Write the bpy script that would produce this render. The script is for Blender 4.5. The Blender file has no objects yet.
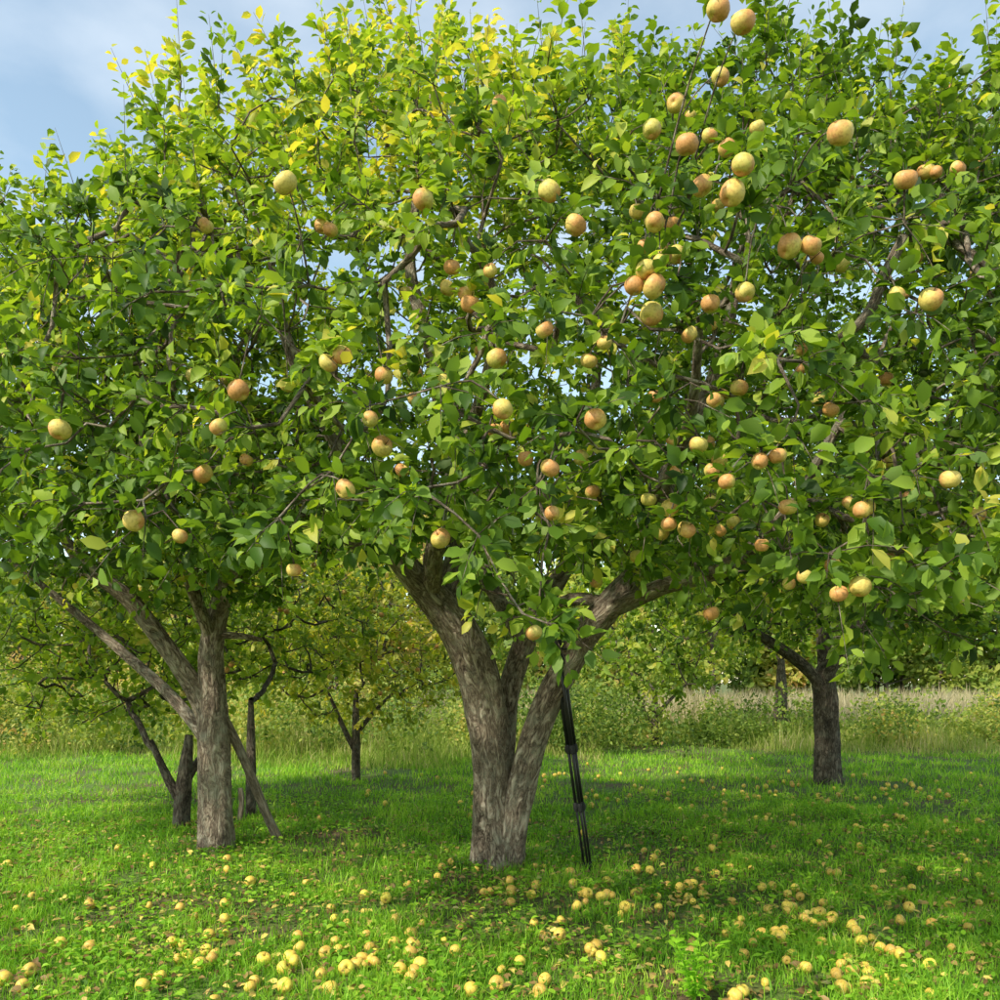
import bpy, math, random
import numpy as np
from mathutils import Vector, Euler, noise as mnoise

rng=np.random.default_rng(7); random.seed(7)
scene=bpy.context.scene
EYE=1.5; F=850.0
def sv(x,y,d):   # survey note (bearing, elevation, distance) -> world metres
    return np.array([(x-500)/F*d, d, EYE-(y-680)/F*d])

def gz(x,y):
    x=np.asarray(x,float); y=np.asarray(y,float)
    return 0.025*np.sin(x*1.3+.5)*np.cos(y*1.1)+0.015*np.sin(x*3.1+y*2.3)+0.02*np.sin(y*.7+1)
def sn(p,f,s=0):
    x,y,z=p[...,0]*f,p[...,1]*f,p[...,2]*f
    return (np.sin(x*1.7+y*.9+s)+np.sin(y*1.9-z*1.3+s*2.1)+np.sin(z*2.1+x*1.1+s*.7)+np.sin(x*3.1-y*2.7+z*1.7+s))/4
def nrm(v): return v/np.maximum(np.linalg.norm(v,axis=-1,keepdims=True),1e-9)

# ---------------------------------------------------------------- materials
def newmat(name):
    m=bpy.data.materials.new(name); m.use_nodes=True
    nt=m.node_tree; nt.nodes.clear()
    return m,nt,nt.nodes,nt.links
def ramp(N,stops):
    r=N.new('ShaderNodeValToRGB'); cr=r.color_ramp
    while len(cr.elements)<len(stops): cr.elements.new(.5)
    for e,(p,c) in zip(cr.elements,stops): e.position=p; e.color=(*c,1)
    return r
def leaf_mat(name,stops,trans=.4,rough=.5,back=1.3,patch=.6,spec=.25,tmul=(2.0,1.9,.6),amp=.5):
    m,nt,N,Lk=newmat(name)
    at=N.new('ShaderNodeAttribute'); at.attribute_name='rnd'
    geo=N.new('ShaderNodeNewGeometry')
    tc=N.new('ShaderNodeTexCoord')
    nz=N.new('ShaderNodeTexNoise'); nz.inputs['Scale'].default_value=patch; nz.inputs['Detail'].default_value=2
    Lk.new(tc.outputs['Object'],nz.inputs['Vector'])
    ma=N.new('ShaderNodeMath'); ma.operation='MULTIPLY_ADD'; ma.inputs[1].default_value=amp
    Lk.new(nz.outputs['Fac'],ma.inputs[0])
    ms=N.new('ShaderNodeMath'); ms.operation='SUBTRACT'; ms.inputs[1].default_value=amp/2
    Lk.new(at.outputs['Fac'],ma.inputs[2]); Lk.new(ma.outputs[0],ms.inputs[0])
    r=ramp(N,stops); Lk.new(ms.outputs[0],r.inputs[0])
    mx=N.new('ShaderNodeMix'); mx.data_type='RGBA'; mx.blend_type='MIX'
    bk=N.new('ShaderNodeMix'); bk.data_type='RGBA'; bk.blend_type='ADD'; bk.inputs[0].default_value=1
    Lk.new(r.outputs[0],bk.inputs[6]); bk.inputs[7].default_value=(.05*back,.055*back,.028*back,1)
    Lk.new(geo.outputs['Backfacing'],mx.inputs[0]); Lk.new(r.outputs[0],mx.inputs[6]); Lk.new(bk.outputs[2],mx.inputs[7])
    pb=N.new('ShaderNodeBsdfPrincipled'); pb.inputs['Roughness'].default_value=rough
    pb.inputs['Specular IOR Level'].default_value=spec
    Lk.new(mx.outputs[2],pb.inputs['Base Color'])
    tr=N.new('ShaderNodeBsdfTranslucent')
    tm=N.new('ShaderNodeMix'); tm.data_type='RGBA'; tm.blend_type='MULTIPLY'; tm.inputs[0].default_value=1
    Lk.new(r.outputs[0],tm.inputs[6]); tm.inputs[7].default_value=(*tmul,1)
    Lk.new(tm.outputs[2],tr.inputs[0])
    sh=N.new('ShaderNodeMixShader'); sh.inputs[0].default_value=trans
    Lk.new(pb.outputs[0],sh.inputs[1]); Lk.new(tr.outputs[0],sh.inputs[2])
    o=N.new('ShaderNodeOutputMaterial'); Lk.new(sh.outputs[0],o.inputs[0])
    return m
def bark_mat(name,dark,mid,light,lichen):
    m,nt,N,Lk=newmat(name)
    at=N.new('ShaderNodeAttribute'); at.attribute_name='bk'
    def noi(s,d=6,r=.6,dist=0):
        n=N.new('ShaderNodeTexNoise'); n.inputs['Scale'].default_value=s; n.inputs['Detail'].default_value=d; n.inputs['Roughness'].default_value=r
        n.inputs['Distortion'].default_value=dist
        Lk.new(at.outputs['Vector'],n.inputs['Vector']); return n
    n1=noi(19,8,.65,.6); n2=noi(60,5); n0=noi(6,3)
    rd=N.new('ShaderNodeMath'); rd.operation='SUBTRACT'; rd.inputs[1].default_value=.5; Lk.new(n1.outputs['Fac'],rd.inputs[0])
    ab=N.new('ShaderNodeMath'); ab.operation='ABSOLUTE'; Lk.new(rd.outputs[0],ab.inputs[0])
    vm=N.new('ShaderNodeMath'); vm.operation='MULTIPLY'; vm.inputs[1].default_value=6.; vm.use_clamp=True; Lk.new(ab.outputs[0],vm.inputs[0])
    h=N.new('ShaderNodeMath'); h.operation='MULTIPLY_ADD'; h.inputs[1].default_value=.6; Lk.new(vm.outputs[0],h.inputs[0])
    hb=N.new('ShaderNodeMath'); hb.operation='MULTIPLY'; hb.inputs[1].default_value=.5; Lk.new(n2.outputs['Fac'],hb.inputs[0]); Lk.new(hb.outputs[0],h.inputs[2])
    h2=N.new('ShaderNodeMath'); h2.operation='MULTIPLY_ADD'; h2.inputs[1].default_value=.5; Lk.new(n0.outputs['Fac'],h2.inputs[0]); Lk.new(h.outputs[0],h2.inputs[2])
    r=ramp(N,[(.42,dark),(.72,mid),(1.0,light)]); Lk.new(h2.outputs[0],r.inputs[0])
    tc=N.new('ShaderNodeTexCoord'); n3=N.new('ShaderNodeTexNoise'); n3.inputs['Scale'].default_value=7; n3.inputs['Detail'].default_value=9; n3.inputs['Roughness'].default_value=.75
    Lk.new(tc.outputs['Object'],n3.inputs['Vector'])
    lr=ramp(N,[(.50,(0,0,0)),(.62,(1,1,1))]); Lk.new(n3.outputs['Fac'],lr.inputs[0])
    lm=N.new('ShaderNodeMath'); lm.operation='MULTIPLY'; lm.inputs[1].default_value=.5; Lk.new(lr.outputs[0],lm.inputs[0])
    mx=N.new('ShaderNodeMix'); mx.data_type='RGBA'; Lk.new(lm.outputs[0],mx.inputs[0]); Lk.new(r.outputs[0],mx.inputs[6]); mx.inputs[7].default_value=(*lichen,1)
    b=N.new('ShaderNodeBump'); b.inputs['Strength'].default_value=1; b.inputs['Distance'].default_value=.035
    Lk.new(h.outputs[0],b.inputs['Height'])
    pb=N.new('ShaderNodeBsdfPrincipled'); pb.inputs['Roughness'].default_value=.9; pb.inputs['Specular IOR Level'].default_value=.2
    Lk.new(mx.outputs[2],pb.inputs['Base Color']); Lk.new(b.outputs[0],pb.inputs['Normal'])
    o=N.new('ShaderNodeOutputMaterial'); Lk.new(pb.outputs[0],o.inputs[0])
    return m
def apple_mat(name,base,base2,blush,amt,speck=.5):
    m,nt,N,Lk=newmat(name)
    at=N.new('ShaderNodeAttribute'); at.attribute_name='blush'
    a2=N.new('ShaderNodeAttribute'); a2.attribute_name='rnd'
    tc=N.new('ShaderNodeTexCoord')
    n=N.new('ShaderNodeTexNoise'); n.inputs['Scale'].default_value=45; n.inputs['Detail'].default_value=5
    Lk.new(tc.outputs['Object'],n.inputs['Vector'])
    b=N.new('ShaderNodeMix'); b.data_type='RGBA'; Lk.new(a2.outputs['Fac'],b.inputs[0]); b.inputs[6].default_value=(*base,1); b.inputs[7].default_value=(*base2,1)
    ad=N.new('ShaderNodeMath'); ad.operation='MULTIPLY_ADD'; ad.inputs[1].default_value=.8; Lk.new(n.outputs['Fac'],ad.inputs[0]); Lk.new(at.outputs['Fac'],ad.inputs[2])
    r=ramp(N,[(.55,(0,0,0)),(1.15,(amt,)*3)]); Lk.new(ad.outputs[0],r.inputs[0])
    mx=N.new('ShaderNodeMix'); mx.data_type='RGBA'; Lk.new(r.outputs[0],mx.inputs[0]); Lk.new(b.outputs[2],mx.inputs[6]); mx.inputs[7].default_value=(*blush,1)
    n2=N.new('ShaderNodeTexNoise'); n2.inputs['Scale'].default_value=110; n2.inputs['Detail'].default_value=4; Lk.new(tc.outputs['Object'],n2.inputs['Vector'])
    r2=ramp(N,[(.34,(.5,.40,.30)),(.54,(1,1,1))]); Lk.new(n2.outputs['Fac'],r2.inputs[0])
    m2=N.new('ShaderNodeMix'); m2.data_type='RGBA'; m2.blend_type='MULTIPLY'; m2.inputs[0].default_value=speck
    Lk.new(mx.outputs[2],m2.inputs[6]); Lk.new(r2.outputs[0],m2.inputs[7])
    st=N.new('ShaderNodeMix'); st.data_type='RGBA'
    s3=N.new('ShaderNodeAttribute'); s3.attribute_name='stem'; Lk.new(s3.outputs['Fac'],st.inputs[0]); Lk.new(m2.outputs[2],st.inputs[6]); st.inputs[7].default_value=(.06,.04,.02,1)
    pb=N.new('ShaderNodeBsdfPrincipled'); pb.inputs['Roughness'].default_value=.5; pb.inputs['Specular IOR Level'].default_value=.35
    Lk.new(st.outputs[2],pb.inputs['Base Color'])
    o=N.new('ShaderNodeOutputMaterial'); Lk.new(pb.outputs[0],o.inputs[0]); return m
def plain(name,c,rough=.5,metal=0,nscale=30,var=.3):
    m,nt,N,Lk=newmat(name)
    tc=N.new('ShaderNodeTexCoord'); n=N.new('ShaderNodeTexNoise'); n.inputs['Scale'].default_value=nscale; n.inputs['Detail'].default_value=5
    Lk.new(tc.outputs['Object'],n.inputs['Vector'])
    r=ramp(N,[(.3,tuple(x*(1-var) for x in c)),(.7,tuple(x*(1+var) for x in c))]); Lk.new(n.outputs['Fac'],r.inputs[0])
    pb=N.new('ShaderNodeBsdfPrincipled'); pb.inputs['Roughness'].default_value=rough; pb.inputs['Metallic'].default_value=metal
    Lk.new(r.outputs[0],pb.inputs['Base Color'])
    o=N.new('ShaderNodeOutputMaterial'); Lk.new(pb.outputs[0],o.inputs[0]); return m

# ---------------------------------------------------------------- mesh utils
def mesh_obj(name,V,loops,starts,mat,attrs={},smooth=True,parent=None):
    me=bpy.data.meshes.new(name)
    V=np.ascontiguousarray(V,dtype=np.float32); loops=np.ascontiguousarray(loops,dtype=np.int32); starts=np.ascontiguousarray(starts,dtype=np.int32)
    me.vertices.add(len(V)); me.vertices.foreach_set('co',V.ravel())
    me.loops.add(len(loops)); me.loops.foreach_set('vertex_index',loops)
    me.polygons.add(len(starts)); me.polygons.foreach_set('loop_start',starts)
    me.update(calc_edges=True)
    me.polygons.foreach_set('use_smooth',np.full(len(starts),smooth,dtype=bool))
    for k,a in attrs.items():
        a=np.ascontiguousarray(a,dtype=np.float32)
        if a.ndim==2:
            at=me.attributes.new(k,'FLOAT_VECTOR','POINT'); at.data.foreach_set('vector',a.ravel())
        else:
            at=me.attributes.new(k,'FLOAT','POINT'); at.data.foreach_set('value',a)
    me.materials.append(mat)
    ob=bpy.data.objects.new(name,me); scene.collection.objects.link(ob)
    if parent: ob.parent=parent
    return ob
def inst(nv,faces,n):
    fl=np.concatenate([np.array(f) for f in faces]); ln=np.array([len(f) for f in faces])
    st=np.concatenate([[0],np.cumsum(ln)[:-1]])
    loops=(fl[None,:]+np.arange(n)[:,None]*nv).ravel()
    starts=(st[None,:]+np.arange(n)[:,None]*len(fl)).ravel()
    return loops,starts
LT=np.array([(0,0,0),(.30,.82,.10),(.30,-.82,.10),(.36,0,0),(.66,.85,.05),(.66,-.85,.05),(.70,0,-.05),(1,0,-.17)])
LFc=[(0,3,1),(0,2,3),(3,6,4,1),(3,2,5,6),(6,7,4),(6,5,7)]
def leaves(name,B,D,U,L,W,R,mat,parent=None):
    n=len(B); D=nrm(D); S=nrm(np.cross(U,D)); Nn=np.cross(D,S)
    curl=rng.uniform(.1,1.9,n)
    V=(B[:,None,:]+D[:,None,:]*(LT[None,:,0,None]*L[:,None,None])+S[:,None,:]*(LT[None,:,1,None]*(W/2)[:,None,None])
       +Nn[:,None,:]*(LT[None,:,2,None]*(L*curl)[:,None,None])).reshape(-1,3)
    lo,st=inst(8,LFc,n)
    return mesh_obj(name,V,lo,st,mat,{'rnd':np.repeat(R,8)},parent=parent)
BT=np.array([(-1,0),(1,0),(-.8,.45),(.8,.45),(0,1)]); BF=[(0,1,3,2),(2,3,4)]
def blades(name,P,H,W,R,mat,lean=.35,parent=None):
    n=len(P); a=rng.uniform(0,2*np.pi,n); b=rng.uniform(0,2*np.pi,n); l=rng.uniform(.05,1,n)*lean
    S=np.stack([np.cos(a),np.sin(a),0*a],1); Ld=np.stack([np.cos(b),np.sin(b),0*b],1)
    t=BT[None,:,1,None]
    V=P[:,None,:]+S[:,None,:]*(BT[None,:,0,None]*(W/2)[:,None,None])+np.array([0,0,1])*(t*(1-.25*t*l[:,None,None]))*H[:,None,None]+Ld[:,None,:]*(t**2)*(H*l)[:,None,None]
    lo,st=inst(5,BF,n)
    return mesh_obj(name,V.reshape(-1,3),lo,st,mat,{'rnd':np.repeat(R,5)},parent=parent)

class Tubes:
    def __init__(s): s.V=[];s.F=[];s.B=[];s.n=0
    def add(s,P,R,k=6,rough=0,seed=0):
        P=np.asarray(P,float); R=np.asarray(R,float); m=len(P)
        T=np.gradient(P,axis=0); T=nrm(T)
        ref=np.array([1.,0,0]) if abs(T[0][0])<.8 else np.array([0,1.,0])
        u=nrm(np.cross(T[0],ref)); ang=np.arange(k)*2*np.pi/k; ca,sa=np.cos(ang),np.sin(ang); L=0
        base=s.n
        for i in range(m):
            u=nrm(u-T[i]*np.dot(u,T[i])); v=np.cross(T[i],u)
            if i: L+=np.linalg.norm(P[i]-P[i-1])
            rr=np.full(k,R[i])
            if rough:
                for j in range(k):
                    q=Vector((ca[j]*1.6+seed,sa[j]*1.6,L*1.4)); q2=Vector((ca[j]*4.5+seed,sa[j]*4.5,L*2.6))
                    q3=Vector((ca[j]*11+seed,sa[j]*11,L*6))
                    rr[j]*=1+rough*(1.0*mnoise.noise(q)+.5*mnoise.noise(q2)+.35*abs(mnoise.noise(q3)))
            s.V.append(P[i]+(u[None]*ca[:,None]+v[None]*sa[:,None])*rr[:,None])
            s.B.append(np.stack([ca*R[i]+seed,sa*R[i],np.full(k,L*.36)],1))
        a=np.arange(k); b=(a+1)%k
        for i in range(m-1):
            o=base+i*k
            s.F.append(np.stack([o+a,o+b,o+k+b,o+k+a],1))
        s.n+=m*k
    def build(s,name,mat,parent=None):
        F=np.concatenate(s.F); V=np.concatenate(s.V)
        return mesh_obj(name,V,F.ravel(),np.arange(len(F))*4,mat,{'bk':np.concatenate(s.B)},parent=parent)
def resample(P,R,step):
    P=np.asarray(P,float);R=np.asarray(R,float)
    out=[];ro=[]
    Q=np.vstack([2*P[0]-P[1],P,2*P[-1]-P[-2]])
    for i in range(1,len(Q)-2):
        n=max(1,int(np.linalg.norm(Q[i+1]-Q[i])/step))
        for t in np.arange(n)/n:
            out.append(.5*((2*Q[i])+(-Q[i-1]+Q[i+1])*t+(2*Q[i-1]-5*Q[i]+4*Q[i+1]-Q[i+2])*t*t+(-Q[i-1]+3*Q[i]-3*Q[i+1]+Q[i+2])*t**3))
            ro.append(R[i-1]*(1-t)+R[i]*t)
    out.append(P[-1]);ro.append(R[-1])
    return np.array(out),np.array(ro)

def apple_template(k=16):
    prof=[(0,-.33),(.08,-.36),(.18,-.41),(.32,-.36),(.44,-.21),(.5,.0),(.48,.18),(.40,.33),(.28,.405),(.17,.41),(.07,.35),(0.02,.26)]
    V=[];F=[];B=[];S=[]
    for r,z in prof:
        for j in range(k):
            a=j*2*math.pi/k; q=r*(1+.03*math.sin(5*a)*(.4 if z>0 else 1.))
            V.append((q*math.cos(a),q*math.sin(a),z)); B.append(.5+.45*math.cos(a)+.15*z); S.append(0)
    m=len(prof)
    for i in range(m-1):
        for j in range(k): F.append((i*k+j,i*k+(j+1)%k,(i+1)*k+(j+1)%k,(i+1)*k+j))
    b=len(V)
    for i,(x,z) in enumerate([(0,.26),(.03,.45),(.09,.6)]):
        for j in range(4):
            a=j*math.pi/2; V.append((x+.022*math.cos(a),.022*math.sin(a),z)); B.append(0); S.append(1)
    for i in range(2):
        for j in range(4): F.append((b+i*4+j,b+i*4+(j+1)%4,b+(i+1)*4+(j+1)%4,b+(i+1)*4+j))
    return np.array(V),F,np.array(B),np.array(S,float)
AV,AF,AB,AS=apple_template()
def apples(name,P,Dm,mat,tilt=.3,parent=None):
    n=len(P); Vs=[]
    for i in range(n):
        e=Euler((rng.normal()*tilt,rng.normal()*tilt,rng.uniform(0,6.28))).to_matrix()
        M=np.array(e); sc=np.array([rng.uniform(.95,1.08),rng.uniform(.95,1.08),rng.uniform(.88,1.02)])
        lop=1+.10*rng.normal()*AV[:,[0]]+.10*rng.normal()*AV[:,[2]]
        Vs.append((AV*sc*lop)@M.T*Dm[i]+P[i])
    lo,st=inst(len(AV),AF,n)
    return mesh_obj(name,np.concatenate(Vs),lo,st,mat,{'rnd':np.repeat(rng.random(n),len(AV)),'blush':(AB[None]+rng.uniform(-.4,.15,n)[:,None]).ravel(),'stem':np.tile(AS,n)},parent=parent)
def empty(name):
    e=bpy.data.objects.new(name,None); scene.collection.objects.link(e); e.empty_display_size=.2; return e

# ---------------------------------------------------------------- tree builder
def thin(P,dmin):
    cell={};keep=[]
    for i,p in enumerate(P):
        k=tuple((p//dmin).astype(int)); ok=True
        for a in (-1,0,1):
            for b in (-1,0,1):
                for c in (-1,0,1):
                    for q in cell.get((k[0]+a,k[1]+b,k[2]+c),()):
                        if np.sum((p-q)**2)<dmin*dmin: ok=False;break
                    if not ok:break
                if not ok:break
            if not ok:break
        if ok: cell.setdefault(k,[]).append(p); keep.append(i)
    return P[keep]
def tree(limbs,attr,barkm,leafm,centre,nshoot=3,nleaf=11,leafL=.085,trunk_sides=36,upz=99,
         apple_pts=None,apple_d=None,applem=None,rough=.2,seed=0,shootL=(.14,.36),light=lambda p:0*p[:,0],node_minr=.09,outer=None):
    root=empty('apple_tree'); T=Tubes()
    nodes=[]
    for li,(P,R) in enumerate(limbs):
        big=max(R)>.06
        Q,RR=resample(P,R,.045 if big else .09)
        T.add(Q,RR,trunk_sides if big else 12,rough if big else .1,seed=li*3.7+seed)
        for q,r in zip(Q[::2],RR[::2]):
            if r<node_minr: nodes.append(q)
    nodes=np.array(nodes); N0=len(nodes)
    cap=N0+len(attr)*14; arr=np.zeros((cap,3)); arr[:N0]=nodes; parent=-np.ones(cap,int); cnt=N0
    dist=np.full(len(attr),1e9)
    for i,a in enumerate(attr): dist[i]=np.min(np.sum((nodes-a)**2,1))
    order=np.argsort(dist); term=[]
    for i in order:
        a=attr[i]; dd=np.linalg.norm(arr[:cnt]-a,axis=1); j=int(np.argmin(dd)); L=dd[j]
        k=max(1,min(12,int(L/.11))); p0=arr[j]; par_=j
        sag=rng.normal(0,.06,3)*L; sag[2]-=.05*L
        for t in (np.arange(k)+1)/k:
            arr[cnt]=p0+(a-p0)*t+sag*math.sin(math.pi*t)*1.2+(rng.normal(0,.012,3) if t<1 else 0); parent[cnt]=par_; par_=cnt; cnt+=1
        term.append(cnt-1)
    wt=np.zeros(cnt)
    for t in term: wt[t]+=1
    best=-np.ones(cnt,int); bw=np.zeros(cnt)
    for i in range(cnt-1,N0-1,-1):
        p=parent[i]
        if p>=0:
            wt[p]+=wt[i]
            if wt[i]>bw[p]: bw[p]=wt[i]; best[p]=i
    rad=np.minimum(.0040*np.maximum(wt,1)**.41,.032)
    for i in range(N0,cnt):
        p=parent[i]
        if p<N0 or best[p]!=i:
            ch=[p,i]; c=best[i]
            while c>=0: ch.append(c); c=best[c]
            R=rad[ch]; R[0]=R[1]
            T.add(arr[ch],R,4 if R[1]<.015 else 8,0)
    term=np.array(term)
    tp=arr[term]; pd=nrm(tp-arr[np.maximum(parent[term],0)])
    out=nrm(tp-np.array(centre)); B=[];D=[];U=[];Ls=[];Rn=[]
    clump=.13*sn(tp,2.6,3)
    for s in range(nshoot):
        n=len(tp)
        sd=nrm(pd*.4+out*.55+rng.normal(0,.65,(n,3))+np.array([0,0,.2]))
        SL=rng.uniform(*shootL,n)
        high=tp[:,2]>upz
        hs=high&(rng.random(n)<.45)
        sd[hs]=nrm(sd[hs]*.4+np.array([0,0,1.])+rng.normal(0,.2,(hs.sum(),3))); SL[hs]=rng.uniform(.25,.55,hs.sum())
        bend=np.where(hs,-.04,-.25)
        for i in range(n):
            ts=np.array([0,.5,1.])
            pts=tp[i]+sd[i]*ts[:,None]*SL[i]*.97+np.array([0,0,1])*(ts**2)[:,None]*bend[i]*SL[i]
            T.add(pts,[.003,.0022,.001],3,0)
        rs=rng.normal(0,.13,n)+clump
        for k in range(nleaf):
            for rep in range(2):
                m=np.ones(n,bool) if rep==0 else (hs&(rng.random(n)<.45))
                t=(k+rng.uniform(.2,1,n))/nleaf
                pos=tp+sd*(t*SL)[:,None]; pos[:,2]+=t*t*bend*SL
                r=rng.normal(0,1,(n,3)); r=nrm(r-sd*np.sum(r*sd,1)[:,None])
                d=nrm(r*.9+sd*rng.uniform(.2,.9,n)[:,None]+np.array([0,0,-.22]))
                u=nrm(np.array([0,0,.7])+rng.normal(0,.55,(n,3))+out*.6)
                B.append((pos+d*.018)[m]);D.append(d[m]);U.append(u[m]);Ls.append((leafL*rng.uniform(.6,1.25,n)*(1-.35*(t>.85)))[m]); Rn.append((rs+.38+rng.normal(0,.14,n)+.16*t)[m])
    B=np.concatenate(B);D=np.concatenate(D);U=np.concatenate(U);L=np.concatenate(Ls);R=np.concatenate(Rn)
    R=R+light(B)  # painted light goes straight into the leaf tone
    if outer is not None:   # fruit sitting in the outer shell of the foliage
        c=B+D*(L*.5)[:,None]; ub=c[:,0]/c[:,1]; vb=(c[:,2]-EYE)/c[:,1]
        ap=[];ad=[]
        for (u0,v0,px,k) in outer:
            m=(ub-u0)**2+(vb-v0)**2<(px*.62/F+.004)**2
            ys=np.sort(c[m,1])
            Y=ys[k] if len(ys)>k+2 else .085*F/px
            Y=min(Y,.088*F/px*1.25); dm=float(np.clip(px*Y/F,.058,.092))
            ap.append((u0*Y,Y,EYE+v0*Y)); ad.append(dm)
        apple_pts=np.concatenate([np.array(ap),apple_pts]); apple_d=np.concatenate([ad,apple_d])
    if apple_pts is not None:
        keep=np.ones(len(B),bool)
        c=B+D*(L*.5)[:,None]
        for p,dm in zip(apple_pts,apple_d):
            keep&=np.sum((c-p)**2,1)>(dm*.5+.05)**2
            j=int(np.argmin(np.sum((arr[:cnt]-(p+np.array([0,0.03,.12])))**2,1))); q=arr[j]; tpt=p+np.array([0,0,dm*.35])
            mid=(q+tpt)/2+np.array([0,0,.05])
            pts,rr=resample([q,mid,tpt],[.005,.004,.0025],.06); T.add(pts,rr,4,0)
        n=len(apple_pts)*6; ap=np.repeat(apple_pts,6,0); ad=np.repeat(apple_d,6)
        an=rng.uniform(0,6.28,n); dd=np.stack([np.cos(an),np.sin(an),rng.uniform(-.1,.8,n)],1)
        B=np.concatenate([B[keep],ap+np.array([0,0,1])*(ad*.52)[:,None]+dd*.015]);D=np.concatenate([D[keep],dd]);U=np.concatenate([U[keep],nrm(np.array([0,0,1.])+rng.normal(0,.3,(n,3)))])
        L=np.concatenate([L[keep],leafL*rng.uniform(.7,1.1,n)]);R=np.concatenate([R[keep],rng.normal(.45,.12,n)])
        apples('apples',apple_pts,apple_d,applem,parent=root,tilt=.4)
    T.build('trunk_and_branches',barkm,root)
    leaves('foliage',B,D,U,L,L*rng.uniform(.54,.74,len(L)),np.clip(R,0,1),leafm,root)
    print('leaves',len(B),'nodes',cnt)
    return root

BARK=bark_mat('apple_bark',(.06,.042,.030),(.36,.275,.20),(.62,.52,.40),(.46,.45,.33))
BARKD=bark_mat('apple_bark_dark',(.03,.022,.017),(.14,.11,.08),(.30,.24,.18),(.24,.24,.18))
GST=[(0,(.020,.048,.006)),(.28,(.065,.135,.012)),(.55,(.165,.270,.024)),(.78,(.33,.43,.05)),(1,(.60,.52,.10))]
LEAF=leaf_mat('apple_leaves',GST,amp=.6,patch=.9)
YST=[(0,(.08,.13,.015)),(.4,(.24,.30,.035)),(.7,(.44,.42,.06)),(1,(.56,.42,.09))]
LEAFY=leaf_mat('autumn_leaves',YST,trans=.45)
APT=apple_mat('tree_apple_skin',(.78,.56,.15),(.64,.55,.13),(.64,.25,.10),.75,.45)
APG=apple_mat('ground_apple_skin',(1.0,.78,.11),(.82,.52,.11),(.52,.24,.07),.4,.45)

# ---------------------------------------------------------------- main apple tree
def LB(*pts): return (np.array([sv(a,b,c) for a,b,c,r in pts]),[r for *_,r in pts])
limbs=[
 LB((497,880,6.9,.25),(496,862,6.9,.205),(495,830,6.9,.175),(493,780,6.9,.162),(489,730,6.9,.16),(479,680,6.87,.158),(457,630,6.8,.145),(427,590,6.7,.125),(400,558,6.5,.1),(370,500,6.2,.08),(330,430,5.8,.055),(290,350,5.5,.035),(270,260,5.4,.02)),
 LB((466,650,6.83,.11),(452,600,6.95,.105),(462,520,7.0,.09),(458,440,7.0,.07),(425,330,7.1,.055),(410,250,7.1,.045),(430,120,7.2,.035),(440,20,7.2,.018)),
 LB((505,875,6.86,.15),(512,830,6.84,.125),(524,775,6.8,.108),(546,708,6.75,.11),(580,642,6.7,.112),(612,602,6.7,.105),(645,560,6.7,.095),(662,490,6.8,.085),(690,435,6.9,.07),(722,350,6.9,.05),(742,250,6.9,.035),(758,150,6.9,.02)),
 LB((600,615,6.7,.07),(660,588,6.3,.06),(720,570,5.8,.05),(780,520,5.2,.04),(830,440,4.9,.025),(880,350,4.7,.02)),
 LB((498,790,7.0,.12),(508,700,7.15,.095),(525,640,7.2,.09),(545,600,7.3,.08),(575,540,7.5,.07),(592,420,7.7,.05),(600,300,7.8,.03),(590,180,7.8,.015)),
 LB((530,626,7.2,.06),(570,600,7.05,.055),(612,603,6.85,.05)),
 LB((432,595,6.75,.08),(436,545,6.2,.07),(455,480,5.5,.045),(480,400,4.8,.03),(500,320,4.4,.02)),
 LB((405,562,6.55,.07),(350,540,7,.055),(290,500,7.3,.04),(230,460,7.4,.025)),
 LB((640,565,6.7,.07),(660,500,6.0,.05),(690,420,5.2,.035),(700,320,4.6,.02)),
 LB((522,640,7.2,.07),(480,560,8,.06),(440,430,9,.04),(430,330,9.4,.02)),
]
def env_main(p):
    x,y,z=p[:,0],p[:,1],p[:,2]
    rx=np.where(x<.6,4.0,4.6)
    f=np.abs((x-.6)/rx)**2.6+np.abs((y-6.7)/3.75)**2.6
    lump=sn(p,1.5,1.3)
    zt=np.minimum(3.50+.70*(y-3),6.5-.8*np.maximum(0,y-7.3))-1.0*np.clip(f,0,1)**2*np.where(x<0,1.6,1.0)+.6*lump+.2*np.exp(-((x+.6)/1.)**2)
    zb=2.08+.17*(y-3.5)-.34*np.clip((x-.7)/.8,0,1)-.40*np.exp(-((x-.1)/.20)**2)*(y<4.8)+.20*lump
    f2=f-.22*sn(p,1.9,4)
    return f2,zt,zb,(f2<1)&(z<zt)&(z>zb)
c=rng.uniform([-4,2.7,1.5],[5.4,10.6,7.6],(60000,3))
f,zt,zb,ok=env_main(c)
shell=(f>.55)|(zt-c[:,2]<.8)|(c[:,2]-zb<.5)
void=sn(c,2.4,9)<-.46+.26*np.clip((c[:,2]-4.5)/1.2,0,1)
acc=ok&(shell|(rng.random(len(c))<.10))&~void&((c[:,1]<8)|(rng.random(len(c))<.5))
att=thin(c[acc],.262)
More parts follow.
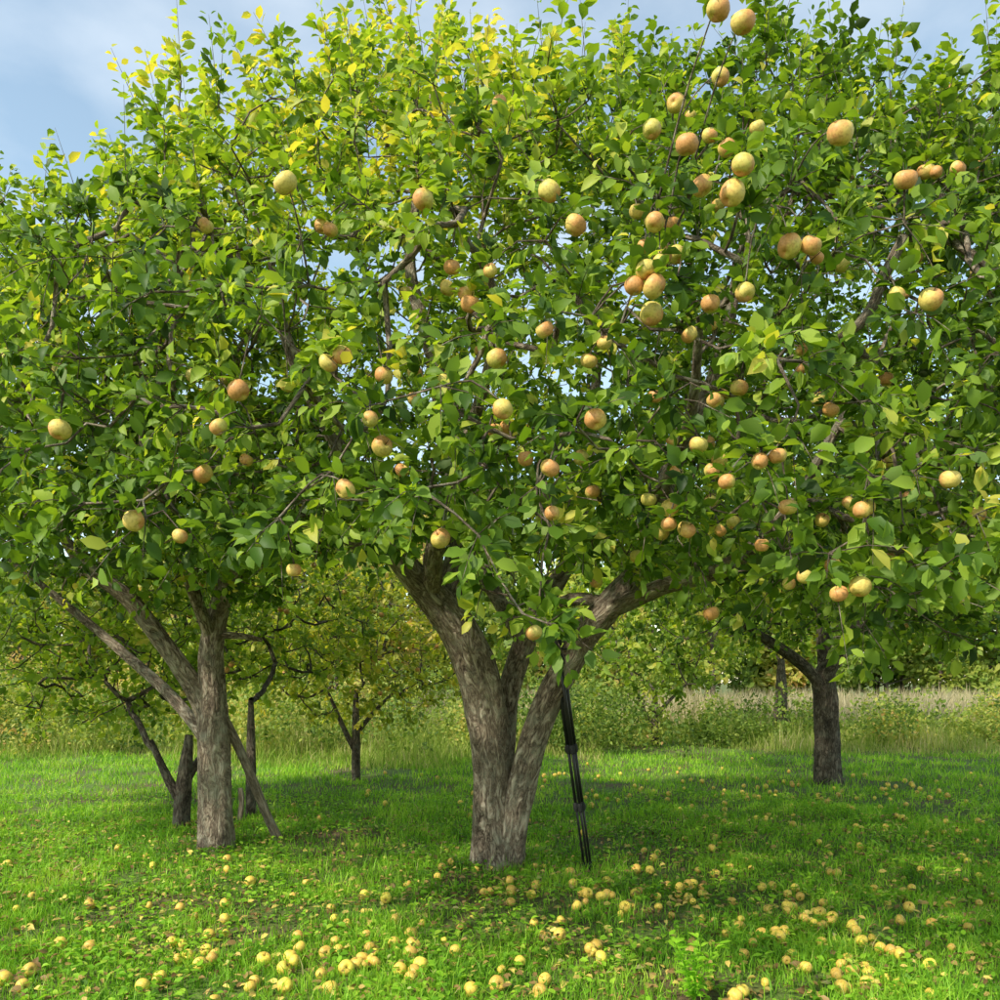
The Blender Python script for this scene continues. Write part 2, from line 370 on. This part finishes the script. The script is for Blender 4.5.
AL=[(285,184,28),(424,200,24),(239,391,27),(382,447,23),(651,314,23),(654,287,24),(646,270,20),(687,144,27),(732,193,26),(743,22,28),(720,77,22),(840,133,31),(790,247,28),(743,165,22),(727,148,18),(710,136,16),(676,103,22),(575,226,22),(549,191,22),(470,304,20),(466,294,16),(448,288,19),(452,268,16),(342,355,20),(328,364,18),(384,376,18),(370,419,17),(503,410,20),(497,358,20),(595,419,22),(545,330,18),(550,468,20),(526,459,17),(495,431,15),(345,489,20),(441,539,20),(204,474,20),(219,427,18),(134,521,22),(180,536,15),(294,570,16),(745,293,20),(710,304,18),(676,254,18),(663,256,18),(652,130,20),(670,508,18),(687,530,18),(699,445,18),(711,472,16),(778,456,16),(788,507,18),(822,520,15),(733,523,15),(804,577,16),(860,587,22),(712,614,16),(862,510,18),(850,503,15),(740,387,18),(714,400,15),(593,492,15),(655,222,20),(637,212,16),(811,245,20),(757,128,15),(830,410,16),(762,545,14),(690,335,16),(930,300,24),(60,430,22),(950,480,20),(905,180,22),(490,270,15),(330,230,15)]
outer=[((a-500)/F,(680-b)/F,d,1 if d>19 else 2) for a,b,d in AL]
for a,b,d in AL:   # fruit often sets in pairs, added on the right side
    if a>600 and rng.random()<.45: outer.append(((a+rng.choice([-1,1])*d*rng.uniform(.8,1.2)-500)/F,(680-b-rng.uniform(-.7,.7)*d)/F,d*.85,3))
for _ in range(30):
    outer.append(((rng.uniform(590,1000)-500)/F,(680-rng.uniform(150,600))/F,rng.uniform(12,17),int(rng.integers(4,10))))
for _ in range(14):
    outer.append(((rng.uniform(20,590)-500)/F,(680-rng.uniform(250,560))/F,rng.uniform(12,17),int(rng.integers(5,12))))
print('attr',len(att))
base=c[acc]; AP=base[rng.integers(len(base),size=60)]+rng.normal(0,.12,(60,3)); AD=rng.uniform(.062,.078,60)
def painted_light_main(p):  # sun and shade painted into leaf colour: lighter upper left, darker right
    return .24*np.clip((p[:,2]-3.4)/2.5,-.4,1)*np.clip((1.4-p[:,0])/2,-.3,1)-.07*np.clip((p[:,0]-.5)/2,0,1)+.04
tree(limbs,att,BARK,LEAF,(0.4,6.8,3.2),nshoot=4,nleaf=12,leafL=.080,upz=3.9,apple_pts=AP,apple_d=AD,applem=APT,light=painted_light_main,outer=outer,shootL=(.12,.34))

# ---------------------------------------------------------------- neighbouring apple trees
def ell(c0,r,n,d,seed,zb=1.7):
    c0=np.array(c0);r=np.array(r)
    q=rng.uniform(-1,1,(n,3)); l=np.linalg.norm(q,axis=1)+.25*sn(q*r,1.5,seed)
    m=(l<1)&((l>.55)|(rng.random(n)<.2)); p=c0+q*r
    m&=p[:,2]>zb+.25*sn(p,1.3,seed)
    return thin(p[m],d)
def sub_apples(att,n,d=(.065,.08)):
    q=att[rng.integers(len(att),size=n)]+rng.normal(0,.1,(n,3)); return q,rng.uniform(*d,n)
limbs=[
 LB((216,858,7.6,.19),(216,845,7.6,.16),(216,800,7.6,.142),(214,740,7.6,.138),(212,700,7.6,.12),(211,650,7.6,.10),(222,600,7.6,.09),(238,560,7.5,.075),(255,500,7.4,.05),(262,420,7.4,.03)),
 LB((213,730,7.62,.10),(196,690,7.6,.085),(165,645,7.5,.075),(128,598,7.4,.07),(80,560,7.3,.055),(30,480,7.3,.035)),
 LB((210,745,7.6,.065),(190,718,7.7,.06),(160,685,7.9,.05),(120,650,8.2,.045),(60,600,8.4,.035),(10,560,8.5,.02)),
 LB((212,640,7.6,.06),(190,580,7.2,.05),(170,500,6.8,.04),(150,430,6.6,.025)),
 LB((214,635,7.6,.035),(240,636,7.6,.03),(262,640,7.7,.02)),
]
att=ell((-4.0,7.7,3.6),(3.0,2.5,1.8),14000,.31,2,zb=2.4)
ap,ad=sub_apples(att,34)
tree(limbs,att,BARK,LEAF,(-3.6,7.7,3.2),nshoot=3,nleaf=12,leafL=.085,upz=4.8,apple_pts=ap,apple_d=ad,applem=APT,seed=5)
limbs=[
 LB((827,792,12.4,.23),(827,783,12.4,.20),(827,750,12.4,.175),(826,700,12.4,.165),(826,672,12.4,.14),(850,640,12.3,.10),(870,600,12.2,.07),(885,540,12.1,.04)),
 LB((825,690,12.4,.11),(806,668,12.3,.09),(780,648,12.1,.075),(745,625,11.9,.05),(715,590,11.7,.03)),
 LB((827,680,12.4,.11),(822,620,12.6,.09),(815,540,12.8,.06),(810,450,12.9,.03)),
]
att=ell((4.9,12.5,4.1),(3.7,3.0,2.4),14000,.38,3,zb=2.1)
ap,ad=sub_apples(att,30)
tree(limbs,att,BARKD,LEAF,(4.9,12.5,3.6),nshoot=3,nleaf=10,leafL=.11,apple_pts=ap,apple_d=ad,applem=APT,seed=9,trunk_sides=20,shootL=(.2,.42))
def small(bx,by,d,r,top,cc,cr,sp,seed,leafm=LEAF,na=15,zb=1.0,lean=0,fork=True,ll=.1,n=5000,nl=8):
    ztop=by-top
    l=[LB((bx,by+6,d,r*1.4),(bx,by,d,r*1.15),(bx+lean*.4,by-ztop*.35,d,r),(bx+lean,by-ztop*.7,d,r*.8),(bx+lean*1.5,top,d,r*.5))]
    if fork:
        l.append(LB((bx+lean*.3,by-ztop*.3,d,r*.7),(bx-.06*ztop-6,by-ztop*.55,d,r*.6),(bx-.3*ztop,top+5,d,r*.35)))
        l.append(LB((bx+lean*.7,by-ztop*.5,d,r*.6),(bx+.2*ztop,by-ztop*.75,d+.2,r*.5),(bx+.45*ztop,top,d+.3,r*.3)))
    att=ell(cc,cr,n,sp,seed,zb=zb)
    ap,ad=sub_apples(att,na)
    tree(l,att,BARKD,leafm,(cc[0],cc[1],cc[2]-.4),nshoot=3,nleaf=nl,leafL=ll,apple_pts=ap,apple_d=ad,applem=APT,seed=seed,trunk_sides=14,shootL=(.15,.38),node_minr=.2)
MIDL=leaf_mat('light_green_leaves',[(0,(.06,.12,.012)),(.4,(.18,.28,.03)),(.75,(.36,.41,.05)),(1,(.52,.45,.09))],trans=.45)
small(180,833,8.7,.08,735,(-4.4,9.9,1.9),(1.6,1.3,.9),.29,11,zb=1.05,lean=6,leafm=MIDL)
small(251,826,9.2,.055,700,(-3.0,11.6,2.3),(1.4,1.2,1.1),.33,12,zb=1.3,fork=False,leafm=MIDL)
small(356,779,12.9,.065,690,(-2.1,13.1,2.1),(1.6,1.3,1.35),.34,13,leafm=LEAFY,zb=.85,ll=.11)
small(655,746,19.3,.09,690,(3.6,19.5,2.9),(2.2,2,1.9),.5,14,leafm=MIDL,zb=1.35,ll=.16,na=4)
small(781,740,21,.16,660,(7.4,21.5,4.2),(3.3,3,2.9),.6,15,leafm=MIDL,zb=2.2,ll=.18,fork=False)

# ---------------------------------------------------------------- ground
def warp(t,a,b): return a*np.sinh(t*b)/np.sinh(b)
n=220
gx=warp(np.linspace(-1,1,n),400,5.5); gy=7+warp(np.linspace(-1,1,n),400,5.5)
X,Y=np.meshgrid(gx,gy); V=np.stack([X,Y,gz(X,Y)],-1).reshape(-1,3)
i=np.arange(n-1); I,J=np.meshgrid(i,i); a=(J*n+I).ravel()
F_=np.stack([a,a+1,a+n+1,a+n],1)
m,nt,N,Lk=newmat('ground_soil_and_turf')
tc=N.new('ShaderNodeTexCoord')
n1=N.new('ShaderNodeTexNoise'); n1.inputs['Scale'].default_value=.9; n1.inputs['Detail'].default_value=9; n1.inputs['Roughness'].default_value=.7
n2=N.new('ShaderNodeTexNoise'); n2.inputs['Scale'].default_value=28; n2.inputs['Detail'].default_value=6
Lk.new(tc.outputs['Object'],n1.inputs['Vector']); Lk.new(tc.outputs['Object'],n2.inputs['Vector'])
r1=ramp(N,[(.40,(.15,.10,.045)),(.52,(.12,.18,.025)),(.7,(.16,.29,.03))]); Lk.new(n1.outputs['Fac'],r1.inputs[0])
r2=ramp(N,[(.3,(.45,.45,.45)),(.7,(1.2,1.2,1.2))]); Lk.new(n2.outputs['Fac'],r2.inputs[0])
mm=N.new('ShaderNodeMix'); mm.data_type='RGBA'; mm.blend_type='MULTIPLY'; mm.inputs[0].default_value=1
Lk.new(r1.outputs[0],mm.inputs[6]); Lk.new(r2.outputs[0],mm.inputs[7])
bp=N.new('ShaderNodeBump'); bp.inputs['Distance'].default_value=.03; Lk.new(n2.outputs['Fac'],bp.inputs['Height'])
pb=N.new('ShaderNodeBsdfPrincipled'); pb.inputs['Roughness'].default_value=.95; Lk.new(mm.outputs[2],pb.inputs['Base Color']); Lk.new(bp.outputs[0],pb.inputs['Normal'])
o=N.new('ShaderNodeOutputMaterial'); Lk.new(pb.outputs[0],o.inputs[0])
mesh_obj('ground',V,F_.ravel(),np.arange(len(F_))*4,m)

GR=leaf_mat('grass_blades',[(0,(.07,.17,.013)),(.3,(.16,.37,.022)),(.6,(.31,.58,.04)),(.85,(.48,.65,.07)),(1,(.60,.54,.24))],trans=.4,rough=.5,back=.2,patch=1.3,spec=.25,tmul=(1.5,1.4,.7),amp=1.1)
DRY=leaf_mat('dry_reeds',[(0,(.26,.25,.10)),(.4,(.50,.42,.24)),(1,(.66,.58,.38))],trans=.3,rough=.7,back=.2,patch=.3,spec=.1,tmul=(1.2,1.2,1),amp=.9)
SH=leaf_mat('shrub_leaves',[(0,(.08,.14,.025)),(.35,(.19,.28,.045)),(.6,(.36,.41,.08)),(.85,(.52,.47,.12)),(1,(.48,.30,.11))],trans=.4,patch=.25,back=.6,tmul=(1.6,1.6,.8))
def lawn(n,y0,y1,hw):
    u=rng.random(n); y=y0+(y1-y0)*u; x=rng.uniform(-1,1,n)*(hw*y+1.0)
    return np.stack([x,y,gz(x,y)],1)
flat=np.array([1,1,0])
def bare(p):
    q=sn(p*flat,1.6,3)+.6*sn(p*flat,4.3,7)+.3*sn(p*flat,9.1,2)
    g=np.exp(-(((p[:,0]+.1)/1.9)**2+((p[:,1]-5.4)/1.1)**2))
    return q-.8*g
P=np.concatenate([lawn(105000,3.3,6.2,.66),lawn(80000,6.2,10,.68),lawn(60000,10,17,.7),lawn(12000,17,26,.75)])
b=bare(P); keep=rng.random(len(P))<np.clip(.90+b*1.0,.10,1); P=P[keep]; b=b[keep]
H=rng.gamma(4,.0125,len(P))*(1+.55*sn(P*flat,2.3,5))*(1+np.clip(P[:,1]-9,0,20)*.05)+.016
W=.0048+.0007*np.clip(P[:,1]-3,0,30)
blades('lawn_grass',P,H,W*rng.uniform(.7,1.3,len(P)),np.clip(.46+.18*rng.normal(size=len(P))+.10*b,0,1),GR,lean=.9)
n=38000; P=lawn(n,3.3,11,.68); q=sn(P*flat,2.9,12); P=P[q>.0-.3*rng.random(n)]
n=len(P); an=rng.uniform(0,6.28,n); D=np.stack([np.cos(an),np.sin(an),rng.uniform(-.1,.6,n)],1); P[:,2]+=rng.uniform(.015,.065,n)
L=rng.uniform(.02,.06,n); leaves('broadleaf_weeds',P,D,np.tile([0,0,1.],(n,1))+rng.normal(0,.25,(n,3)),L,L*.65,np.clip(rng.normal(.46,.2,n),0,1),GR)
n=7500; P=lawn(n,3.4,9,.68); P[:,2]+=rng.uniform(.02,.055,n); an=rng.uniform(0,6.28,n)
D=np.stack([np.cos(an),np.sin(an),rng.uniform(-.3,.3,n)],1)
DL=leaf_mat('dead_leaf',[(0,(.14,.08,.03)),(.5,(.36,.23,.08)),(1,(.78,.62,.14))],trans=.15,back=.2,patch=3,tmul=(1,1,1))
L=rng.uniform(.03,.065,n); leaves('fallen_leaves',P,D,np.tile([0,0,1.],(n,1))+rng.normal(0,.4,(n,3)),L,L*.6,rng.random(n),DL)
pts=[(438,877),(510,884),(570,872),(573,886),(587,897),(601,902),(625,912),(607,898),(411,931),(413,944),(420,966),(415,973),(410,980),(400,972),(365,890),(386,894),(335,915),(326,953),(290,958),(294,963),(346,970),(357,966),(362,962),(370,948),(172,937),(188,950),(200,960),(209,930),(212,955),(264,958),(142,985),(160,972),(180,905),(250,985),(285,985),(300,948),(596,946),(590,950),(602,958),(560,935),(740,926),(768,908),(788,905),(795,890),(800,897),(779,938),(785,930),(820,912),(833,916),(856,929),(846,960),(852,971),(864,965),(837,978),(806,970),(868,985),(842,990),(742,992),(735,996),(712,848),(680,888),(668,886),(693,885),(650,872),(636,870),(730,870),(745,862),(852,925),(762,935),(497,985),(540,990),(545,978),(470,990),(520,960),(455,950),(395,915),(330,990),(225,900),(250,880),(900,920),(930,960),(950,900),(900,985),(60,940),(30,970),(90,900),(880,945)]
P=[];S=[]
for x,y in pts:
    d=EYE*F/(y-680+0.0)*.985; X=(x-500)/F*d; P.append((X,d,float(gz(X,d))+rng.uniform(.028,.046))); S.append(rng.uniform(.062,.085))
for _ in range(60):   # loose groups
    x,y=[(1.55,4.35),(1.8,4.9),(-.7,4.4),(1.9,5.8),(.75,5.8),(1.4,5.2)][rng.integers(6)]; x+=rng.normal(0,.42); y+=rng.normal(0,.36); P.append((x,y,float(gz(x,y))+rng.uniform(.022,.042))); S.append(rng.uniform(.045,.08))
for _ in range(270):
    if rng.random()<.68: x=rng.normal(3.3,2.3); y=rng.normal(10.4,1.9)
    else: y=rng.uniform(4,7.5); x=rng.uniform(-.6,.6)*y
    P.append((x,y,float(gz(x,y))+rng.uniform(.022,.042))); S.append(rng.uniform(.045,.075))
P=np.array(P); apples('fallen_apples',P,np.array(S),APG,tilt=1.5)

# ---------------------------------------------------------------- rough field, shrubs, distant trees
def field(n,y0,y1): 
    y=rng.uniform(y0,y1,n); x=rng.uniform(-1,1,n)*(y*.8+2); return np.stack([x,y,gz(x,y)],1)
edge=lambda P: 15.2+1.2*np.sin(P[:,0]*.6)+.7*np.sin(P[:,0]*1.7+1)+np.where(P[:,0]>2,2.5,0)
P=field(60000,14,24); P=P[P[:,1]>edge(P)]
H=rng.uniform(.15,.7,len(P))*np.clip((P[:,1]-edge(P))/3+.2,.2,1)*(1+.5*sn(P,1.2)); blades('rough_grass',P,H,.018*rng.uniform(.6,1.4,len(P)),np.clip(rng.normal(.48,.2,len(P))+.25*sn(P,.8),0,1),leaf_mat('rough_grass_blades',[(0,(.14,.26,.025)),(.5,(.32,.40,.08)),(.8,(.52,.47,.19)),(1,(.60,.52,.30))],patch=.3,spec=.1,rough=.7,back=.2,tmul=(1.3,1.3,.8)),lean=.6)
P=field(45000,24,42); H=rng.uniform(.6,1.3,len(P))*(1+.28*sn(P,.9,2)); blades('reed_field',P,H,.035*rng.uniform(.6,1.4,len(P)),np.clip(rng.normal(.5,.25,len(P)),0,1),DRY,lean=.5)
def cloud(blobs,leaf,dens):
    B=[];R=[];Ls=[]
    for (cx,cy,cz,rx,rz,off) in blobs:
        n=int(dens*rx*(rx+rz))
        q=nrm(rng.normal(size=(n,3)))*(rng.uniform(.45,1.0,n)**.6)[:,None]
        q*=(1+.28*sn(q*3+cx,1.3,cy))[:,None]
        p=np.array([cx,cy,cz])+q*np.array([rx,rx,rz])
        m=(sn(p,2.2/rx**.5,cx)>-.35)&(p[:,2]>.05)
        B.append(p[m]);R.append(np.clip(off+rng.normal(0,.13,m.sum()),0,1));Ls.append(np.full(m.sum(),leaf)*rng.uniform(.6,1.3,m.sum()))
    B=np.concatenate(B);R=np.concatenate(R);L=np.concatenate(Ls);n=len(B)
    D=rng.normal(size=(n,3));U=np.array([0,-.3,1.])+rng.normal(0,.6,(n,3))
    return B,D,U,L,R
bl=[]
for _ in range(140):
    y=rng.uniform(16.5,25); x=rng.uniform(-.75,.75)*y
    r=rng.uniform(.35,1.25); off=rng.choice([.2,.4,.55,.8])
    if 3<x<14: r*=.65; y=rng.uniform(17.5,24)
    for k in range(3): 
        bl.append((x+rng.normal(0,r*.5),y+rng.normal(0,r*.5),r*rng.uniform(.4,1.1),r*rng.uniform(.4,.8),r*rng.uniform(.5,1.0),off+rng.normal(0,.08)))
B,D,U,L,R=cloud(bl,.10,420); leaves('shrubs',B,D,U,L,L*.6,R,SH)
bl=[];TT=Tubes()
def bgtree(x,y,h,off,w=.28):
    p0=[(x,y,-.1),(x+rng.normal(0,.15),y,h*.35),(x+rng.normal(0,.4),y,h*.85)]
    Q,RR=resample(p0,[.016*h,.011*h,.004*h],.6); TT.add(Q,RR,7)
    for k in range(12):
        a=rng.uniform(0,6.28); t=rng.uniform(.14,1); rr=w*h*(1.15-t*.75)
        c_=(x+math.cos(a)*rr*.7,y+math.sin(a)*rr*.7,h*t)
        TT.add([(x,y,h*t*.7),((x+c_[0])/2,(y+c_[1])/2,h*t*.88),c_],[.005*h,.003*h,.0015*h],4)
        bl.append((*c_,w*h*rng.uniform(.28,.5),w*h*rng.uniform(.22,.42),off+rng.normal(0,.06)))
for _ in range(24):
    y=rng.uniform(26,34); x=rng.uniform(-.8,.25)*y; bgtree(x,y,rng.uniform(4,7),rng.choice([.3,.45,.65,.8]))
for k in range(84):
    y=rng.uniform(40,52); x=(-.85+1.7*(k+rng.random())/84)*y; bgtree(x,y,rng.uniform(6,10),rng.choice([.25,.4,.5,.65]),w=.32)
B,D,U,L,R=cloud(bl,.26,120)
e=empty('distant_trees'); leaves('foliage',B,D,U,L*(.6+B[:,1]/55),L*.6*(.6+B[:,1]/55),R,SH,e); TT.build('trunks',BARKD,e)
print('bg leaves',len(B))

# ---------------------------------------------------------------- tripod leaning on the tree
BLK=plain('black_anodised',(.012,.012,.013),.35,.3,60,.4); RUB=plain('black_rubber',(.02,.02,.02),.8,0,60,.3)
tri=empty('camera_tripod')
foot=sv(588,866,6.78); foot[2]=float(gz(foot[0],foot[1]))+.01; top=sv(557,640,6.62)
ax=nrm(top-foot); side=nrm(np.cross(ax,np.array([0,1.,0]))); fw=np.cross(side,ax)
TL=Tubes(); TR=Tubes()
for k in range(3):
    a=k*2.094+.5; off=side*math.cos(a)+fw*math.sin(a)
    f0=foot+off*.030; t0=top+off*.032-ax*.16
    d=t0-f0
    for s0,s1,r,tt in [(0,.03,.013,TR),(.03,.30,.0095,TL),(.30,.58,.0125,TL),(.58,1.0,.016,TL)]:
        tt.add([f0+d*s0,f0+d*(s0+.002),f0+d*(s1-.002),f0+d*s1],[r*.8,r,r,r*.8],12)
    for s0,r in ((.30,.018),(.58,.021),(.985,.023)):
        TR.add([f0+d*(s0-.022),f0+d*(s0-.018),f0+d*(s0+.018),f0+d*(s0+.022)],[r*.7,r,r,r*.7],12)
        c_=f0+d*s0+off*r; TR.add([c_-d*.012,c_+d*.012],[.009,.007],8)
TL.add([top-ax*.5,top-ax*.02],[.013,.013],12)
TR.add([top-ax*.2,top-ax*.19,top-ax*.12,top-ax*.11],[.02,.045,.045,.02],16)
TR.add([top-ax*.11,top-ax*.05,top-ax*.04,top,top+ax*.002],[.018,.022,.035,.035,.002],16)
TL.add([top-ax*.07,top-ax*.09-side*.12,top-ax*.12-side*.2],[.006,.008,.011],8)
TL.build('legs_and_column',BLK,tri); TR.build('clamps_and_head',RUB,tri)
# ---------------------------------------------------------------- timber prop and short post by the left tree
WD=bark_mat('weathered_timber',(.12,.09,.06),(.38,.29,.21),(.62,.50,.38),(.44,.40,.32))
def board(name,p,q,w,t,mat):
    p=np.array(p);q=np.array(q); L_=np.linalg.norm(q-p); ax=(q-p)/L_; s=nrm(np.cross(ax,np.array([0,1.,0]))); f=np.cross(s,ax)
    V=[];B=[];m=14
    for i in range(m+1):
        c_=p+(q-p)*i/m+s*.008*math.sin(i*.5)
        ww=w*(1+.06*math.sin(i*1.3)); cs=[(-1,-.7),(-.85,-1),(.85,-1),(1,-.7),(1,.7),(.85,1),(-.85,1),(-1,.7)]
        for a,b_ in cs: V.append(c_+s*a*ww/2+f*b_*t/2); B.append((a*ww/2,b_*t/2,L_*i/m*.15))
    F2=[(i*8+j,i*8+(j+1)%8,(i+1)*8+(j+1)%8,(i+1)*8+j) for i in range(m) for j in range(8)]+[tuple(range(7,-1,-1)),tuple(m*8+j for j in range(8))]
    lo=np.concatenate([np.array(x) for x in F2]); ln=np.array([len(x) for x in F2]); st=np.concatenate([[0],np.cumsum(ln)[:-1]])
    mesh_obj(name,np.array(V),lo,st,mat,{'bk':np.array(B)},smooth=False)
a_=sv(281,835,7.9); a_[2]=-.03; board('timber_prop',a_,sv(222,712,7.62),.075,.055,WD)
a_=sv(241,826,8.9); a_[2]=-.05; board('wooden_post',a_,sv(241,788,8.9),.05,.05,WD)
root=empty('weed_plant'); TW=Tubes(); B=[];D=[];L=[]
bx,by=.90,3.95
for s in range(9):
    a=rng.uniform(0,6.28); h=rng.uniform(.16,.32); sp=rng.uniform(.03,.14)
    P_=np.array([(bx,by,0),(bx+math.cos(a)*sp*.5,by+math.sin(a)*sp*.5,h*.6),(bx+math.cos(a)*sp,by+math.sin(a)*sp,h)]); Q,RR=resample(P_,[.003,.0025,.001],.03); TW.add(Q,RR,4)
    for q in Q[1:]:
        for k in range(2):
            b_=rng.uniform(0,6.28); B.append(q);D.append((math.cos(b_),math.sin(b_),.35));L.append(rng.uniform(.035,.07))
B=np.array(B);D=np.array(D);L=np.array(L)
WM=leaf_mat('weed_leaves',[(0,(.25,.50,.03)),(1,(.42,.68,.06))],trans=.5,tmul=(1.4,1.4,.8))
leaves('leaves',B,D,np.tile([0,0,1.],(len(B),1))+rng.normal(0,.1,(len(B),3)),L,L*.45,rng.random(len(B)),WM,root); TW.build('stems',WM,root)

# ---------------------------------------------------------------- light, sky, camera
SUN=np.array([-.66,-.60,.80]); SUN=SUN/np.linalg.norm(SUN)
el=math.asin(SUN[2]); az=math.atan2(SUN[0],SUN[1])
ld=bpy.data.lights.new('sun','SUN'); ld.energy=5.0; ld.angle=math.radians(2); ld.color=(1,.94,.80)
lo=bpy.data.objects.new('sun',ld); scene.collection.objects.link(lo); lo.rotation_euler=Vector(SUN).to_track_quat('Z','Y').to_euler()
w=bpy.data.worlds.new('World'); scene.world=w; w.use_nodes=True; nt=w.node_tree; N=nt.nodes; Lk=nt.links; N.clear()
sky=N.new('ShaderNodeTexSky'); sky.sky_type='NISHITA'; sky.sun_disc=False; sky.sun_elevation=el; sky.sun_rotation=az%(2*math.pi); sky.air_density=1.0; sky.dust_density=.5; sky.ozone_density=1.0
tc=N.new('ShaderNodeTexCoord'); mp=N.new('ShaderNodeMapping'); mp.inputs['Scale'].default_value=(1.5,1.5,3.2); mp.inputs['Location'].default_value=(.3,.9,0); Lk.new(tc.outputs['Generated'],mp.inputs['Vector'])
nz=N.new('ShaderNodeTexNoise'); nz.inputs['Scale'].default_value=2.4; nz.inputs['Detail'].default_value=7; nz.inputs['Roughness'].default_value=.5; Lk.new(mp.outputs[0],nz.inputs['Vector'])
cr=ramp(N,[(.42,(.06,.06,.06)),(.80,(.70,.70,.70))]); Lk.new(nz.outputs['Fac'],cr.inputs[0])
mul=N.new('ShaderNodeMix'); mul.data_type='RGBA'; mul.blend_type='MULTIPLY'; mul.inputs[0].default_value=1; Lk.new(sky.outputs[0],mul.inputs[6]); mul.inputs[7].default_value=(2.25,2.15,1.75,1)
mx=N.new('ShaderNodeMix'); mx.data_type='RGBA'; Lk.new(cr.outputs[0],mx.inputs[0]); Lk.new(mul.outputs[2],mx.inputs[6]); mx.inputs[7].default_value=(7.2,7.8,8.4,1)
bg=N.new('ShaderNodeBackground'); bg.inputs[1].default_value=.15; Lk.new(mx.outputs[2],bg.inputs[0])
o=N.new('ShaderNodeOutputWorld'); Lk.new(bg.outputs[0],o.inputs[0])
cd=bpy.data.cameras.new('camera'); cam=bpy.data.objects.new('camera',cd); scene.collection.objects.link(cam); scene.camera=cam
cam.location=(0,0,EYE); cam.rotation_euler=(math.pi/2,0,0); cd.sensor_width=36; cd.lens=30.6; cd.shift_y=.18; cd.clip_end=2000
scene.view_settings.view_transform='Standard'; scene.view_settings.look='None'; scene.view_settings.exposure=0
